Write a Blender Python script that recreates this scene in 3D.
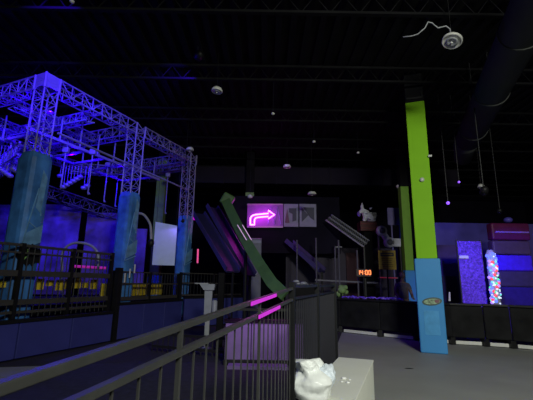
import bpy, bmesh, math, random
from mathutils import Vector, Matrix
random.seed(7)
for o in list(bpy.data.objects): bpy.data.objects.remove(o)
S = bpy.context.scene; COL = S.collection
PI = math.pi; cos, sin = math.cos, math.sin
# ------------------------------------------------ camera
EYE, FPX = 1.4, 370.0
PIT, ROL = math.radians(12.6), math.radians(.9)
Fw = Vector((0, cos(PIT), sin(PIT)))
R0 = Vector((1, 0, 0)); U0 = Vector((0, -sin(PIT), cos(PIT)))
Rt = cos(ROL)*R0 + sin(ROL)*U0; Up = cos(ROL)*U0 - sin(ROL)*R0
cam = bpy.data.objects.new('camera', bpy.data.cameras.new('camera')); COL.objects.link(cam)
m = Matrix((Rt, Up, -Fw)).transposed().to_4x4(); m.translation = (0, 0, EYE)
cam.matrix_world = m
cam.data.sensor_width = 36; cam.data.lens = 36*FPX/533; cam.data.clip_start = .05
S.camera = cam
def ray(x, y): return Fw + (x-266.5)/FPX*Rt + (200-y)/FPX*Up
def P(x, y, Y):
    d = ray(x, y); return Vector((0, 0, EYE)) + d*(Y/d.y)
def G(x, y, z):
    d = ray(x, y); return Vector((0, 0, EYE)) + d*((z-EYE)/d.z)
V = Vector
# ------------------------------------------------ world, exposure, lights
w = bpy.data.worlds.new('world'); S.world = w; w.use_nodes = True
w.node_tree.nodes['Background'].inputs[0].default_value = (.012, .010, .03, 1)
w.node_tree.nodes['Background'].inputs[1].default_value = .35
S.view_settings.view_transform = 'Standard'; S.view_settings.look = 'None'
S.view_settings.exposure = 0; S.view_settings.gamma = 1; S.view_settings.use_curve_mapping = False
def area(name, loc, target, size, power, color, spread=PI):
    l = bpy.data.lights.new(name, 'AREA'); l.energy = power; l.color = color
    l.shape = 'RECTANGLE'; l.size, l.size_y = size; l.spread = spread
    o = bpy.data.objects.new(name, l); COL.objects.link(o); o.location = loc
    o.rotation_euler = (V(target)-V(loc)).to_track_quat('-Z', 'Y').to_euler(); return o
def point(name, loc, power, color, r=.05):
    l = bpy.data.lights.new(name, 'POINT'); l.energy = power; l.color = color; l.shadow_soft_size = r
    o = bpy.data.objects.new(name, l); COL.objects.link(o); o.location = loc; return o
def spot(name, loc, target, power, color, ang, blend=.6, r=.05):
    l = bpy.data.lights.new(name, 'SPOT'); l.energy = power; l.color = color; l.spot_size = math.radians(ang)
    l.spot_blend = blend; l.shadow_soft_size = r
    o = bpy.data.objects.new(name, l); COL.objects.link(o); o.location = loc
    o.rotation_euler = (V(target)-V(loc)).to_track_quat('-Z', 'Y').to_euler(); return o
UV = (.028, .0, 1.0)
UVB = (.045, .012, 1.0)
# the one white work light left on, on the wall behind the photographer
area('work_light', (2.6, -3.2, 5.2), (3.8, 9, .6), (1.6, .8), 330, (.97, 1, .88), math.radians(120))
spot('work_spot', (-.5, -3.6, 3.6), (-3.2, 9, 1.0), 190, (.62, .82, 1), 58, .8, .3)  # added fill light for the left side, not a fixture of the hall
# ------------------------------------------------ helpers
def tag(o, label=None, cat=None, group=None, kind=None):
    if label: o['label'] = label
    if cat: o['category'] = cat
    if group: o['group'] = group
    if kind: o['kind'] = kind
    return o
MC = {}
def mat(name, col, rough=.6, metal=0., var=.12, scale=6., emit=0., bump=0., bscale=30., alpha=1., trans=0., spec=.5, ecol=None):
    if name in MC: return MC[name]
    mt = bpy.data.materials.new(name); mt.use_nodes = True; nt = mt.node_tree; N = nt.nodes; L = nt.links
    b = N['Principled BSDF']; MC[name] = mt
    tc = N.new('ShaderNodeTexCoord'); nz = N.new('ShaderNodeTexNoise'); nz.inputs['Scale'].default_value = scale
    nz.inputs['Detail'].default_value = 3
    L.new(tc.outputs['Object'], nz.inputs['Vector'])
    rp = N.new('ShaderNodeValToRGB'); rp.color_ramp.elements[0].position = .3; rp.color_ramp.elements[1].position = .7
    rp.color_ramp.elements[0].color = tuple(c*(1-var) for c in col)+(1,)
    rp.color_ramp.elements[1].color = tuple(min(1, c*(1+var)) for c in col)+(1,)
    L.new(nz.outputs['Fac'], rp.inputs['Fac']); L.new(rp.outputs['Color'], b.inputs['Base Color'])
    b.inputs['Roughness'].default_value = rough; b.inputs['Metallic'].default_value = metal
    b.inputs['Specular IOR Level'].default_value = spec
    b.inputs['Transmission Weight'].default_value = trans; b.inputs['Alpha'].default_value = alpha
    if emit:
        b.inputs['Emission Color'].default_value = tuple(ecol or col)+(1,); b.inputs['Emission Strength'].default_value = emit
    if bump:
        n2 = N.new('ShaderNodeTexNoise'); n2.inputs['Scale'].default_value = bscale
        L.new(tc.outputs['Object'], n2.inputs['Vector'])
        bp = N.new('ShaderNodeBump'); bp.inputs['Strength'].default_value = bump; bp.inputs['Distance'].default_value = .02
        L.new(n2.outputs['Fac'], bp.inputs['Height']); L.new(bp.outputs['Normal'], b.inputs['Normal'])
    return mt
class MB:
    def __init__(s): s.bm = bmesh.new()
    def box(s, c, size, rz=0, rx=0, ry=0, bev=0, M=None):
        r = bmesh.ops.create_cube(s.bm, size=1)
        X = Matrix.Translation(V(c)) @ (M.to_4x4() if M else (Matrix.Rotation(rz, 4, 'Z') @ Matrix.Rotation(ry, 4, 'Y') @ Matrix.Rotation(rx, 4, 'X'))) @ Matrix.Diagonal((*size, 1))
        bmesh.ops.transform(s.bm, matrix=X, verts=r['verts'])
        if bev:
            ed = list({e for v in r['verts'] for e in v.link_edges})
            bmesh.ops.bevel(s.bm, geom=ed, offset=bev, segments=3, affect='EDGES', profile=.5)
        return s
    def beam(s, a, b, w, h, bev=0):     # rectangular bar, w across, h vertical
        a, b = V(a), V(b); d = b-a; L = d.length; y = d.normalized()
        z0 = V((0, 0, 1)) if abs(y.z) < .95 else V((1, 0, 0))
        x = y.cross(z0).normalized(); z = x.cross(y)
        return s.box((a+b)/2, (w, L, h), M=Matrix((x, y, z)).transposed(), bev=bev)
    def tube(s, pts, r, n=8, caps=True):
        pts = [V(p) for p in pts]; rs = r if isinstance(r, (list, tuple)) else [r]*len(pts)
        rings = []; prev = None
        for i, p in enumerate(pts):
            d = (pts[min(i+1, len(pts)-1)]-pts[max(i-1, 0)]).normalized()
            if prev is None: x = d.orthogonal().normalized()
            else: x = (prev-d*prev.dot(d)).normalized()
            prev = x; y = d.cross(x)
            rings.append([s.bm.verts.new(p+rs[i]*(cos(2*PI*k/n)*x+sin(2*PI*k/n)*y)) for k in range(n)])
        for a, b in zip(rings, rings[1:]):
            for k in range(n): s.bm.faces.new((a[k], a[(k+1) % n], b[(k+1) % n], b[k]))
        if caps: s.bm.faces.new(rings[0][::-1]); s.bm.faces.new(rings[-1])
        return s
    def sph(s, c, r, sc=(1, 1, 1), seg=14):
        q = bmesh.ops.create_uvsphere(s.bm, u_segments=seg, v_segments=max(6, seg*2//3), radius=r)
        bmesh.ops.transform(s.bm, matrix=Matrix.Translation(V(c)) @ Matrix.Diagonal((*sc, 1)), verts=q['verts']); return s
    def lathe(s, prof, c=(0, 0, 0), n=24, M=None):
        M = M or Matrix.Identity(3); rings = []
        for r, z in prof:
            rings.append([s.bm.verts.new(V(c)+M @ V((r*cos(2*PI*k/n), r*sin(2*PI*k/n), z))) for k in range(n)])
        for a, b in zip(rings, rings[1:]):
            for k in range(n): s.bm.faces.new((a[k], a[(k+1) % n], b[(k+1) % n], b[k]))
        s.bm.faces.new(rings[0][::-1]); s.bm.faces.new(rings[-1]); return s
    def prism(s, poly, o, ex, ey, th):  # polygon in plane (ex,ey) at o, thickness along normal
        ex, ey, o = V(ex), V(ey), V(o); n = ex.cross(ey).normalized()*th
        a = [s.bm.verts.new(o+ex*p[0]+ey*p[1]) for p in poly]; b = [s.bm.verts.new(v.co+n) for v in a]
        k = len(a)
        s.bm.faces.new(a[::-1]); s.bm.faces.new(b)
        for i in range(k): s.bm.faces.new((a[i], a[(i+1) % k], b[(i+1) % k], b[i]))
        return s
    def build(s, name, mt, parent=None, smooth=False):
        bmesh.ops.recalc_face_normals(s.bm, faces=s.bm.faces)
        xs = [v.co for v in s.bm.verts]
        lo = V((min(v.x for v in xs), min(v.y for v in xs), min(v.z for v in xs)))
        hi = V((max(v.x for v in xs), max(v.y for v in xs), max(v.z for v in xs)))
        c = (lo+hi)/2; c.z = lo.z
        bmesh.ops.translate(s.bm, verts=s.bm.verts, vec=-c)
        me = bpy.data.meshes.new(name); s.bm.to_mesh(me); s.bm.free(); me.materials.append(mt)
        if smooth:
            for p in me.polygons: p.use_smooth = True
        o = bpy.data.objects.new(name, me); COL.objects.link(o)
        base = V((0, 0, 0)); q = parent
        while q is not None: base += q.location; q = q.parent
        o.parent = parent; o.location = c-base
        return o
def thing(name, label, cat, loc, group=None):
    o = bpy.data.objects.new(name, None); COL.objects.link(o); o.location = V(loc); o.empty_display_size = .1
    return tag(o, label, cat, group)
def struct(name, mb, mt):
    return tag(mb.build(name, mt), kind='structure')
def dup(o, loc=None, parent=None):
    c = o.copy(); COL.objects.link(c)
    if parent: c.parent = parent
    if loc is not None: c.location = loc
    for ch in list(o.children): dup(ch, None, c)
    return c
def lerp(a, b, t): return V(a)+(V(b)-V(a))*t
# ------------------------------------------------ materials
m_floor = mat('polished_concrete', (.29, .295, .275), .6, spec=.25, var=.07, scale=1.3, bump=.05, bscale=12)
m_ceil = mat('black_deck_paint', (.008, .008, .009), .9, spec=.1, var=.3, scale=1.5)
m_wall = mat('black_wall_paint', (.006, .005, .012), .8, spec=.1, var=.4, scale=.8)
m_duct = mat('dark_duct_paint', (.05, .053, .05), .8, spec=.1, var=.1, scale=2)
m_dkduct = mat('dark_soffit_paint', (.016, .013, .022), .85, spec=.1, var=.2, scale=1)
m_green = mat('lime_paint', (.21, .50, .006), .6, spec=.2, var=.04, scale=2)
m_greend = mat('green_foam', (.07, .15, .04), .55, var=.15, scale=4)
m_blue = mat('sky_blue_pad', (.055, .27, .60), .55, spec=.25, var=.04, scale=2, bump=.1, bscale=3)
m_padL = mat('teal_blue_vinyl', (.055, .19, .50), .45, var=.45, scale=2.6, bump=.4, bscale=4)
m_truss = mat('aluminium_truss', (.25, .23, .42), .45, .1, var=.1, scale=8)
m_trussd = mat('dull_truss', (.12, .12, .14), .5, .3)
m_black = mat('black_metal', (.008, .008, .009), .5, .0, spec=.3, var=.2)
m_rail = mat('bronze_grey_rail', (.055, .055, .052), .42, .1, var=.1, scale=20)
m_pad = mat('black_vinyl', (.011, .011, .012), .8, spec=.15, var=.4, scale=3, bump=.3, bscale=6)
m_white = mat('white_trim', (.7, .7, .66), .5, var=.05)
m_box = mat('cream_laminate', (.86, .87, .78), .5, var=.03, scale=3)
m_yel = mat('yellow_paint', (.75, .55, .03), .5, var=.15)
m_navy = mat('navy_panel', (.04, .045, .24), .55, var=.12, scale=2)
m_lav = mat('lavender_white', (.62, .62, .75), .6, var=.06)
m_ink = mat('dark_ink', (.03, .03, .06), .6)
m_disc = mat('white_plastic', (.60, .60, .56), .4, var=.05)
m_grey = mat('light_grey_paint', (.30, .31, .33), .5)
# ------------------------------------------------ room shell
ZC = 6.6
struct('floor', MB().box((0, 8, -.05), (30, 28, .1)), m_floor)
cb = MB().box((0, 8, ZC+.1), (30, 28, .1))
for i in range(100): cb.box((-14.8+i*.3, 8, ZC+.02), (.13, 28, .06))
ceil = struct('ceiling', cb, m_ceil)
for i in range(9):      # open web joists running across the hall
    y = 1.2+i*2.3; b = MB()
    b.beam((-14.9, y, ZC-.06), (14.9, y, ZC-.06), .08, .06); b.beam((-14.9, y, ZC-.42), (14.9, y, ZC-.42), .08, .05)
    for k in range(56):
        x = -14.8+k*.53; b.tube([(x, y, ZC-.42), (x+.26, y, ZC-.06), (x+.53, y, ZC-.42)], .012, 4)
    b.build('joist', m_ceil, ceil)
struct('wall_back', MB().box((0, 21, 3.3), (30, .1, 6.8)), m_wall)
struct('wall_left', MB().box((-15, 8, 3.3), (.1, 28, 6.8)), m_wall)
struct('wall_right', MB().box((15, 8, 3.3), (.1, 28, 6.8)), m_wall)
struct('wall_front', MB().box((0, -6, 3.3), (30, .1, 6.8)), m_wall)
# dark carpet under the play areas
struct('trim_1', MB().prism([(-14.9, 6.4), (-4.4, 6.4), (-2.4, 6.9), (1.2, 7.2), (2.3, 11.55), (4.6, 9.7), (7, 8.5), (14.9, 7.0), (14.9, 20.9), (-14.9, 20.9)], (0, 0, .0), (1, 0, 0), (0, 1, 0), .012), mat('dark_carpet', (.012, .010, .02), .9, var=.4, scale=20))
# ramp deck left of the railing
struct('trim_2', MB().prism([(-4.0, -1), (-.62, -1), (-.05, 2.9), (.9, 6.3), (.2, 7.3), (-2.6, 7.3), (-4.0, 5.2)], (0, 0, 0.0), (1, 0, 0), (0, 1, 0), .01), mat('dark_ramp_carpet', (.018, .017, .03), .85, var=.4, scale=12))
# ------------------------------------------------ ducts
t = thing('air_duct', 'long round dark grey air duct running under the ceiling at upper right', 'duct', (6, 8, 5.3))
pa, pb = G(543, -14, 5.6), G(463, 150, 5.6)
d = (pb-pa).normalized()
MB().tube([pa-d*1.5, pa, pb-d*.9], .34, 24).build('duct_run', m_duct, t, True)
MB().tube([pb-d*.9, pb-d*.4, pb+V((0, .1, -.3))], [.34, .32, .24], 24).build('duct_elbow', m_duct, t, True)
for k in (.15, .45, .75):
    p = lerp(pa, pb, k); MB().tube([p-d*.03, p+d*.03], .36, 24).build('duct_band', m_duct, t)
    MB().tube([p+V((0, 0, .3)), (p.x, p.y, ZC)], .01, 6).build('hanger_rod', m_black, t)
t = thing('air_duct', 'wide boxy dark duct crossing above the neon arrow sign', 'duct', (1, 15, 5.3))
MB().box((1.5, 15.2, 5.75), (13, .9, .72), bev=.03).build('duct_run', m_dkduct, t)
for k in range(6): MB().box((-4+k*2.2, 15.2, 5.75), (.05, .96, .78)).build('duct_flange', m_dkduct, t)
# ------------------------------------------------ hanging discs and small ceiling things
def disc(px, py, z, r, label, tilt=0):
    p = G(px, py, z)
    t = thing('ceiling_speaker', label, 'ceiling speaker', p, 'round ceiling speakers')
    Mx = Matrix.Rotation(tilt, 3, 'Y') @ Matrix.Rotation(-tilt*.5, 3, 'X')
    MB().lathe([(r*.2, .09), (r*.75, .07), (r, .02), (r, -.01), (r*.9, -.025), (r*.86, -.01), (r*.3, -.012)], p, 28, Mx).build('housing', m_disc, t, True)
    MB().lathe([(r*.5, -.012), (r*.62, -.03), (r*.4, -.03), (r*.3, -.015)], p, 20, Mx).build('inner_ring', m_grey, t, True)
    MB().lathe([(r*.05, -.02), (r*.14, -.05), (r*.02, -.055)], p, 12, Mx).build('centre_cap', m_white, t, True)
    MB().tube([p+V((0, 0, .08)), (p.x, p.y, ZC)], .005, 6).build('hanger_rod', m_black, t)
    return t
disc(452, 41, 5.5, .165, 'white round ceiling speaker with a loose wire, above the lime column', .35)
disc(217, 91, 5.6, .125, 'white round ceiling speaker high over the middle of the hall', .1)
disc(190, 150, 5.3, .115, 'round speaker hanging on a rod above the last truss leg', 0)
disc(287, 167, 5.2, .13, 'small pale ceiling speaker directly above the neon sign', 0)
disc(312, 194, 4.3, .14, 'pale round speaker above the black-and-white framed panels', 0)
disc(481, 237-50, 4.2, .09, 'small round speaker beside the purple spotlight at right', .2)
p0 = [G(403, 37, 5.62), G(412, 36, 5.6), G(418, 34, 5.6), G(425, 28, 5.66), G(428, 22, 5.75), G(432, 23, 5.74), G(438, 28, 5.68), G(446, 26, 5.7), G(450, 29, 5.66), G(451, 38, 5.56)]
tag(MB().tube(p0, .011, 6).build('loose_cable', m_grey, smooth=True), 'loose grey cable wriggling from the tilted ceiling speaker', 'cable')
def sprinkler(px, py, z, s, label):
    p = G(px, py, z); t = thing('ceiling_sensor', label, 'ceiling fixture', p, 'small pale fixtures on the ceiling')
    MB().lathe([(s*.3, s), (s, s*.4), (s*.8, -s*.3), (s*.2, -s*.5)], p, 12).build('dome', m_disc, t, True)
    MB().tube([p+V((0, 0, s)), (p.x, p.y, ZC)], .007, 5).build('drop_pipe', m_black, t)
sprinkler(273, 114, 5.6, .045, 'tiny pale ceiling sensor left of the middle beam')
sprinkler(314, 142, 5.5, .05, 'pale ceiling sensor between the middle speaker and the column')
sprinkler(358, 153, 5.5, .05, 'tiny ceiling sensor nearest the top of the lime column')
sprinkler(72, 2, 5.8, .04, 'tiny sensor at the top left above the truss corner')
sprinkler(250, 197, 4.3, .09, 'pink-lit pale fixture over the left end of the neon sign')
sprinkler(399, 187, 5.0, .11, 'flat pale fixture in front of the far green column')
# ------------------------------------------------ green and blue columns
def face_hit(px, py, c, n, off=0):
    d = ray(px, py); p0 = c+n*off; p0 = V((p0.x, p0.y, 0)); e = V((0, 0, EYE)); k = (p0-e).dot(n)/d.dot(n); return e+d*k
def column(px, pyb, wd, zsplit, ztop, label, Y=None, rz=0., mg=m_green, mb=m_blue, padx=.03):
    c = G(px, pyb, 0) if Y is None else V((P(px, pyb, Y).x, Y, 0))
    c = c+V((0, wd/2, 0))
    t = thing('column', label, 'column', c)
    MB().box((c.x, c.y, (zsplit+ztop)/2), (wd, wd, ztop-zsplit), rz, bev=.012).build('green_shaft', mg, t)
    MB().box((c.x, c.y, zsplit/2+.001), (wd+padx*2, wd+padx*2, zsplit-.002), rz, bev=.025).build('pad', mb, t)
    MB().box((c.x, c.y, (ztop+ZC)/2), (wd-.02, wd-.02, ZC-ztop), rz).build('black_shaft', m_ceil, t)
    return t, c
CR = math.radians(-21)
ct, cc = column(438.3, 353.6, .43, 1.98, 5.78, 'lime green square column with sky-blue pad and sticker, nearest the camera', rz=CR, padx=.05)
fn = V((sin(CR), -cos(CR), 0)); fx = V((cos(CR), sin(CR), 0))
def onface(px, py, off=0): return face_hit(px, py, cc, fn, .215+off)
for (a, b) in [((406.5, 99), (423, 97)), ((422, 97), (421, 92))]:
    MB().beam(onface(*a, .01), onface(*b, .01), .02, .045).build('strap', m_black, ct)
q = onface(422, 180); MB().lathe([(.05, 0), (.05, .05), (.02, .07)], q, 14, fn.to_track_quat('Z', 'Y').to_matrix()).build('round_bracket', m_disc, ct, True)
q = onface(430, 156, .03); MB().box(q, (.08, .06, .05), CR, bev=.01).build('side_clip', m_disc, ct)
q = onface(432, 301.5, .054)
fxs = (fx+V((0, 0, .10))).normalized()
stk = MB().prism([(.20*cos(a), .085*sin(a)) for a in [2*PI*k/24 for k in range(24)]], q, fxs, (0, 0, 1), .004).build('oval_sticker', mat('sticker_edge', (.05, .09, .08), .5), ct)
MB().prism([(.165*cos(2*PI*k/16), .058*sin(2*PI*k/16)) for k in range(16)], q+fn*.005, fxs, (0, 0, 1), .003).build('sticker_face', mat('sticker_green', (.22, .32, .20), .5, var=.8, scale=18), stk)
MB().prism([(.05*cos(2*PI*k/12)+.1, .04*sin(2*PI*k/12)) for k in range(12)], q+fn*.009, fxs, (0, 0, 1), .003).build('sticker_badge', mat('sticker_maroon', (.18, .08, .10), .5), stk)
q = cc+fn*.268+V((0, 0, .62))
MB().box(q, (.30, .006, .5), CR, bev=.002).build('seam_patch', mat('sky_blue_patch', (.07, .31, .62), .5, spec=.3), ct)
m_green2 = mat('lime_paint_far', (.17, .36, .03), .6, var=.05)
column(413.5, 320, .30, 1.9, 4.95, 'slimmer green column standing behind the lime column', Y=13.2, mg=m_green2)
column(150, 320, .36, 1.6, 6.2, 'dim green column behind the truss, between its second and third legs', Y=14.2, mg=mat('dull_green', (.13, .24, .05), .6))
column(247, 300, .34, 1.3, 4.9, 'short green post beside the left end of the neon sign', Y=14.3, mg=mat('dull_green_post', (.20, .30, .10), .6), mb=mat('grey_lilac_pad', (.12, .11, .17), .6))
# ------------------------------------------------ ropes course truss frame
def truss(mb, a, b, s=.3, r=.019, lr=.011, side=None):
    a, b = V(a), V(b); d = (b-a).normalized(); L = (b-a).length
    x = side or (d.cross(V((0, 0, 1))).normalized() if abs(d.z) < .9 else V((.4, .917, 0)).normalized()); y = d.cross(x).normalized()
    cs = [(x*i+y*j)*s/2 for i, j in ((-1, -1), (1, -1), (1, 1), (-1, 1))]
    for c in cs: mb.tube([a+c, b+c], r, 8)
    n = max(2, int(round(L/(s*.95))))
    for f in range(4):
        c0, c1 = cs[f], cs[(f+1) % 4]
        for k in range(n):
            p = a+d*(L*k/n); q = a+d*(L*(k+1)/n)
            mb.tube([(p+c0), (q+c1)] if k % 2 == 0 else [(p+c1), (q+c0)], lr, 5)
            if k: mb.tube([p+c0, p+c1], lr, 5)
    return mb
H = 5.6; u = V((2.13, 4.95, 0)).normalized(); v = V((-u.y, u.x, 0))
L1 = V((-4.85, 7.4, 0)); L3 = V((-2.72, 12.35, 0)); L2 = V((-3.76, 9.93, 0))
ft = thing('truss_frame', 'tall aluminium box-truss frame of the ropes course, glowing violet-blue, on padded legs', 'truss frame', L1)
def leg(c, pad=None, pw=.5, z0=0.):
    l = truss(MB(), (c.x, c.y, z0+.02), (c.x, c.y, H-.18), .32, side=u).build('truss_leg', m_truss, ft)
    MB().box((c.x, c.y, .01+z0), (.5, .5, .02), math.atan2(u.y, u.x)).build('base_plate', m_black, l)
    if pad:
        b = MB(); s = 20; rings = []
        for z in (z0+.35, z0+.4, pad*.5, pad-.12, pad):
            rr = pw/2*(.86 if z in (z0+.35, pad) else 1); rg = []
            for k in range(24):
                a = 2*PI*k/24; e = (abs(cos(a))**5+abs(sin(a))**5)**(-.2); e2 = rr*e
                rg.append(b.bm.verts.new(V((c.x, c.y, z))+u*(cos(a)*e2)+v*(sin(a)*e2)))
            rings.append(rg)
        for A, B in zip(rings, rings[1:]):
            for k in range(24): b.bm.faces.new((A[k], A[(k+1) % 24], B[(k+1) % 24], B[k]))
        b.bm.faces.new(rings[0][::-1]); b.bm.faces.new(rings[-1])
        pd = tag(b.build('pad', m_padL, l), 'blue vinyl pad')
        return l, pd
    return l, None
lg1, pd1 = leg(L1, 3.95, .50)
lg2, pd2 = leg(L2, 3.75, .44)
lg3, pd3 = leg(L3, 3.55, .40)
W = 4.6
leg(L1+v*W)
for c in (L2+v*W, L3+v*W): MB().tube([(c.x, c.y, H), (c.x, c.y, ZC)], .03, 6).build('hanger_rod', m_black, ft)
def bm_(a, b, s=.3, z=H): return truss(MB(), (a.x, a.y, z), (b.x, b.y, z), s, lr=.012).build('truss_beam', m_truss, ft)
g_ = .2
bm_(L1+u*g_, L2-u*g_); bm_(L2+u*g_, L3-u*g_)
for c in (L1, L2, L3): bm_(c+v*g_, c+v*(W-g_)); 
bm_(L1+v*W+u*g_, L3+v*W-u*g_)
bm_(L1+v*1.5+u*.2, L2+v*1.5-u*.2, .22, H-.1); bm_(L1+v*3.0+u*.2, L2+v*3.0-u*.2, .22, H-.1)
bm_(lerp(L1, L2, .5)+v*.2, lerp(L1, L2, .5)+v*W, .22, H-.15)
for c in (L1, L2, L3):
    truss(MB(), (c.x, c.y, H-.2), (c.x, c.y, H+.15), .34, .03, .014, side=u).build('corner_block', m_truss, ft)
for sx in (-1, 1):
    MB().box(L1+u*sx*.17+V((0, 0, H)), (.012, .28, .30), math.atan2(u.y, u.x)).build('corner_plate', m_truss, ft)
    MB().box(L1+v*sx*.17+V((0, 0, H)), (.28, .012, .30), math.atan2(u.y, u.x)).build('corner_plate', m_truss, ft)
# overhead trolley tracks with square hangers
for off in (1.0, 2.3):
    a, b = L1+v*off+u*.3, L3+v*off-u*.3
    tr = MB().beam((a.x, a.y, H-.75), (b.x, b.y, H-.75), .06, .07).build('trolley_track', m_truss, ft)
    for k in range(8):
        p = lerp(a, b, (k+.5)/8); MB().tube([(p.x, p.y, H-.72), (p.x, p.y, H-.1)], .022, 6).build('track_hanger', m_truss, tr)
    if off > 1:
        for k in range(7):
            p = lerp(a, b, (k+.5)/7); q = p-v*(.8 if off < 2 else 1.3); MB().beam((p.x, p.y, H-.75), (q.x, q.y, H-.75), .05, .06).build('track_cross_bar', m_truss, tr)
a = P(58, 133, 7.55); b = P(188, 190, 12.2)
MB().tube([a, b], .028, 8).build('side_pipe', m_truss, ft)
a = P(2, 97, 8.6); b = P(42, 116, 7.5); MB().tube([a, b], .03, 8).build('side_pipe', m_truss, ft)
# hanging trolleys with ropes
for i, (px, py0, py1, Y) in enumerate([(93, 152, 192, 9.4), (66, 150, 186, 9.2), (108, 165, 200, 11.), (12, 140, 172, 9.0), (118, 178, 205, 12.5), (168, 175, 212, 13)]):
    a, b = P(px, py0, Y), P(px-1, py1, Y); b.x = a.x
    lab = ['single rope drop hanging left of the second truss leg', 'short rope drop near the first truss leg', 'thin rope drop close behind the second truss leg', 'bright rope drop left of the first truss leg', 'dim rope drop between the first two legs', 'pale slanting rope drop between the second and third legs'][i]
    t = thing('rope_trolley', lab, 'climbing trolley', b, 'trolleys hanging in the truss frame')
    MB().tube([(a.x, a.y, H-.85), a, b], .018, 6).build('rope', m_truss, t)
    MB().box(a, (.16, .12, .16), bev=.03).build('trolley_block', m_truss, t)
    MB().tube([b, b+V((.02, 0, -.06)), b+V((.05, 0, -.04))], .028, 6).build('hook', m_truss, t)
# bridge elements hanging below the frame
def hang(px0, py0, px1, py1, Y0, Y1, s, name, label, mt):
    a, b = P(px0, py0, Y0), P(px1, py1, Y1)
    t = thing(name, label, 'rope bridge', a)
    truss(MB(), a, b, s, .022, .012).build('truss_beam', mt, t)
    for q in (a, b): MB().tube([q+V((0, 0, s/2)), (q.x, q.y, H-.2)], .01, 5).build('suspension_cable', mt, t)
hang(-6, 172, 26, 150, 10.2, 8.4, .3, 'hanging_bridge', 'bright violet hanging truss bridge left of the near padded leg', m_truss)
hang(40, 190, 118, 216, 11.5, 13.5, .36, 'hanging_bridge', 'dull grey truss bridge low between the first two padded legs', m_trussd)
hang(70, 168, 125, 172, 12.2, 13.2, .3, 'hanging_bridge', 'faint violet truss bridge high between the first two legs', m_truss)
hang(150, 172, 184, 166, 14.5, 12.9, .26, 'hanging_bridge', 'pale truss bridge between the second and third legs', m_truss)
t = thing('foothold_cluster', 'violet-lit cluster of hanging footholds behind the first leg', 'climbing element', P(75, 185, 10.5))
for k in range(9):
    p = P(60+k*3.4, 176+((k*37) % 13), 10.5); MB().sph(p, .09, (1, 1, .7), 8).build('foothold', m_truss, t, True)
    MB().tube([p, (p.x, p.y, H-.9)], .008, 4).build('cord', m_truss, t)
t = thing('foothold_cluster', 'glowing cluster of holds at the left edge beside the near leg', 'climbing element', P(8, 170, 8.9))
for k in range(7):
    p = P(-2+k*3, 168+((k*29) % 9), 8.9); MB().sph(p, .085, (1, 1, .7), 8).build('foothold', m_truss, t, True)
    MB().tube([p, (p.x, p.y, H-.9)], .008, 4).build('cord', m_truss, t)
# pad print on the near pad
pf = L1-V((0, 0, 0)); nrm = -v
o_ = L1-v*.255
def padpt(a, z): return o_+u*a+V((0, 0, z))
# diagonal light stripes stitched on the pads
m_str = mat('pad_stripe', (.15, .33, .56), .5, var=.3, scale=5)
for (c, hw, pd, z0) in ((L1, .255, pd1, 1.7), (L2, .225, pd2, 1.7), (L3, .205, pd3, 1.7)):
    oo = c-v*hw
    b = MB()
    for (x0, z_0, x1, z_1) in ((-.2, z0+.2, .0, z0+1.5), (.0, z0+1.5, .12, z0+.95), (-.2, z0+.2, .2, z0+.35), (-.12, z0+.8, .18, z0+.62)):
        b.beam(oo+u*x0+V((0, 0, z_0)), oo+u*x1+V((0, 0, z_1)), .02, .02)
    b.prism([(-.19, z0+.25), (.19, z0+.42), (.19, z0+.78), (-.13, z0+.58)], oo-v*.002, u, V((0, 0, 1)), .006)
    b.prism([(-.02, z0+1.1), (.10, z0+1.0), (.14, z0+1.75), (.03, z0+1.9)], oo-v*.002, u, V((0, 0, 1)), .006)
    b.build('stripe_print', m_str, pd)
oo = L1-v*.26+V((0, 0, 1.86))-u*.0
blob = [(.25*cos(2*PI*k/26)*(1+.12*sin(5*k)), .2*sin(2*PI*k/26)*(1+.15*cos(3*k))) for k in range(26)]
b = MB().prism([(x, y) for x, y in blob], oo, u, V((0, 0, 1)), .012).build('dark_print', m_black, pd1)
# the jagged 9-like mark and strokes in the print
b = MB(); n9 = [(-.13, -.12), (-.05, -.02), (-.05, .09), (-.10, .12), (-.15, .08), (-.13, .02), (-.06, .02)]
o9 = oo-v*.02
b.tube([o9+u*x+V((0, 0, y)) for x, y in n9], .013, 6).build('numeral_print', mat('lime_ink', (.25, .50, .12), .5), pd1)
for k in range(5):
    MB().tube([o9+u*(-.20+k*.08)+V((0, 0, .13)), o9+u*(-.16+k*.08)+V((0, 0, .17-.01*k))], .009, 5).build('stroke_print', m_grey, pd1)
# ------------------------------------------------ course perimeter: low navy wall, black fence, yellow boards
A0 = V((-5.55, 3.65, 0)); A1 = V((-3.54, 9.13, 0)); A2 = V((-2.55, 11.75, 0)); A3 = V((-.75, 13.6, 0))
def wallrun(a, b, h, label, n):
    t = thing('barrier_wall', label, 'low wall', (a+b)/2)
    d = (b-a).normalized(); L = (b-a).length; nr = V((d.y, -d.x, 0))
    for k in range(n):
        p, q = a+d*(L*k/n+.015), a+d*(L*(k+1)/n-.015)
        MB().beam((p.x, p.y, h/2+.03), (q.x, q.y, h/2+.03), .07, h-.02, bev=.008).build('wall_panel', m_navy, t)
    c0, c1 = a+nr*0, b
    MB().beam((a.x, a.y, h+.02+.03), (b.x, b.y, h+.05), .12, .06).build('cap_rail', m_black, t)
wallrun(A0, A1-V((.03, .08, 0)), .62, 'low navy blue panelled wall at left under the near padded leg', 5)
wallrun(A1+V((.03, .08, 0)), A2, .80, 'low navy blue wall stretch under the white notice', 3)
wallrun(A2+V((.06, .05, 0)), A3, .86, 'low navy blue wall stretch farthest back, past the third leg', 3)
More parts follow.
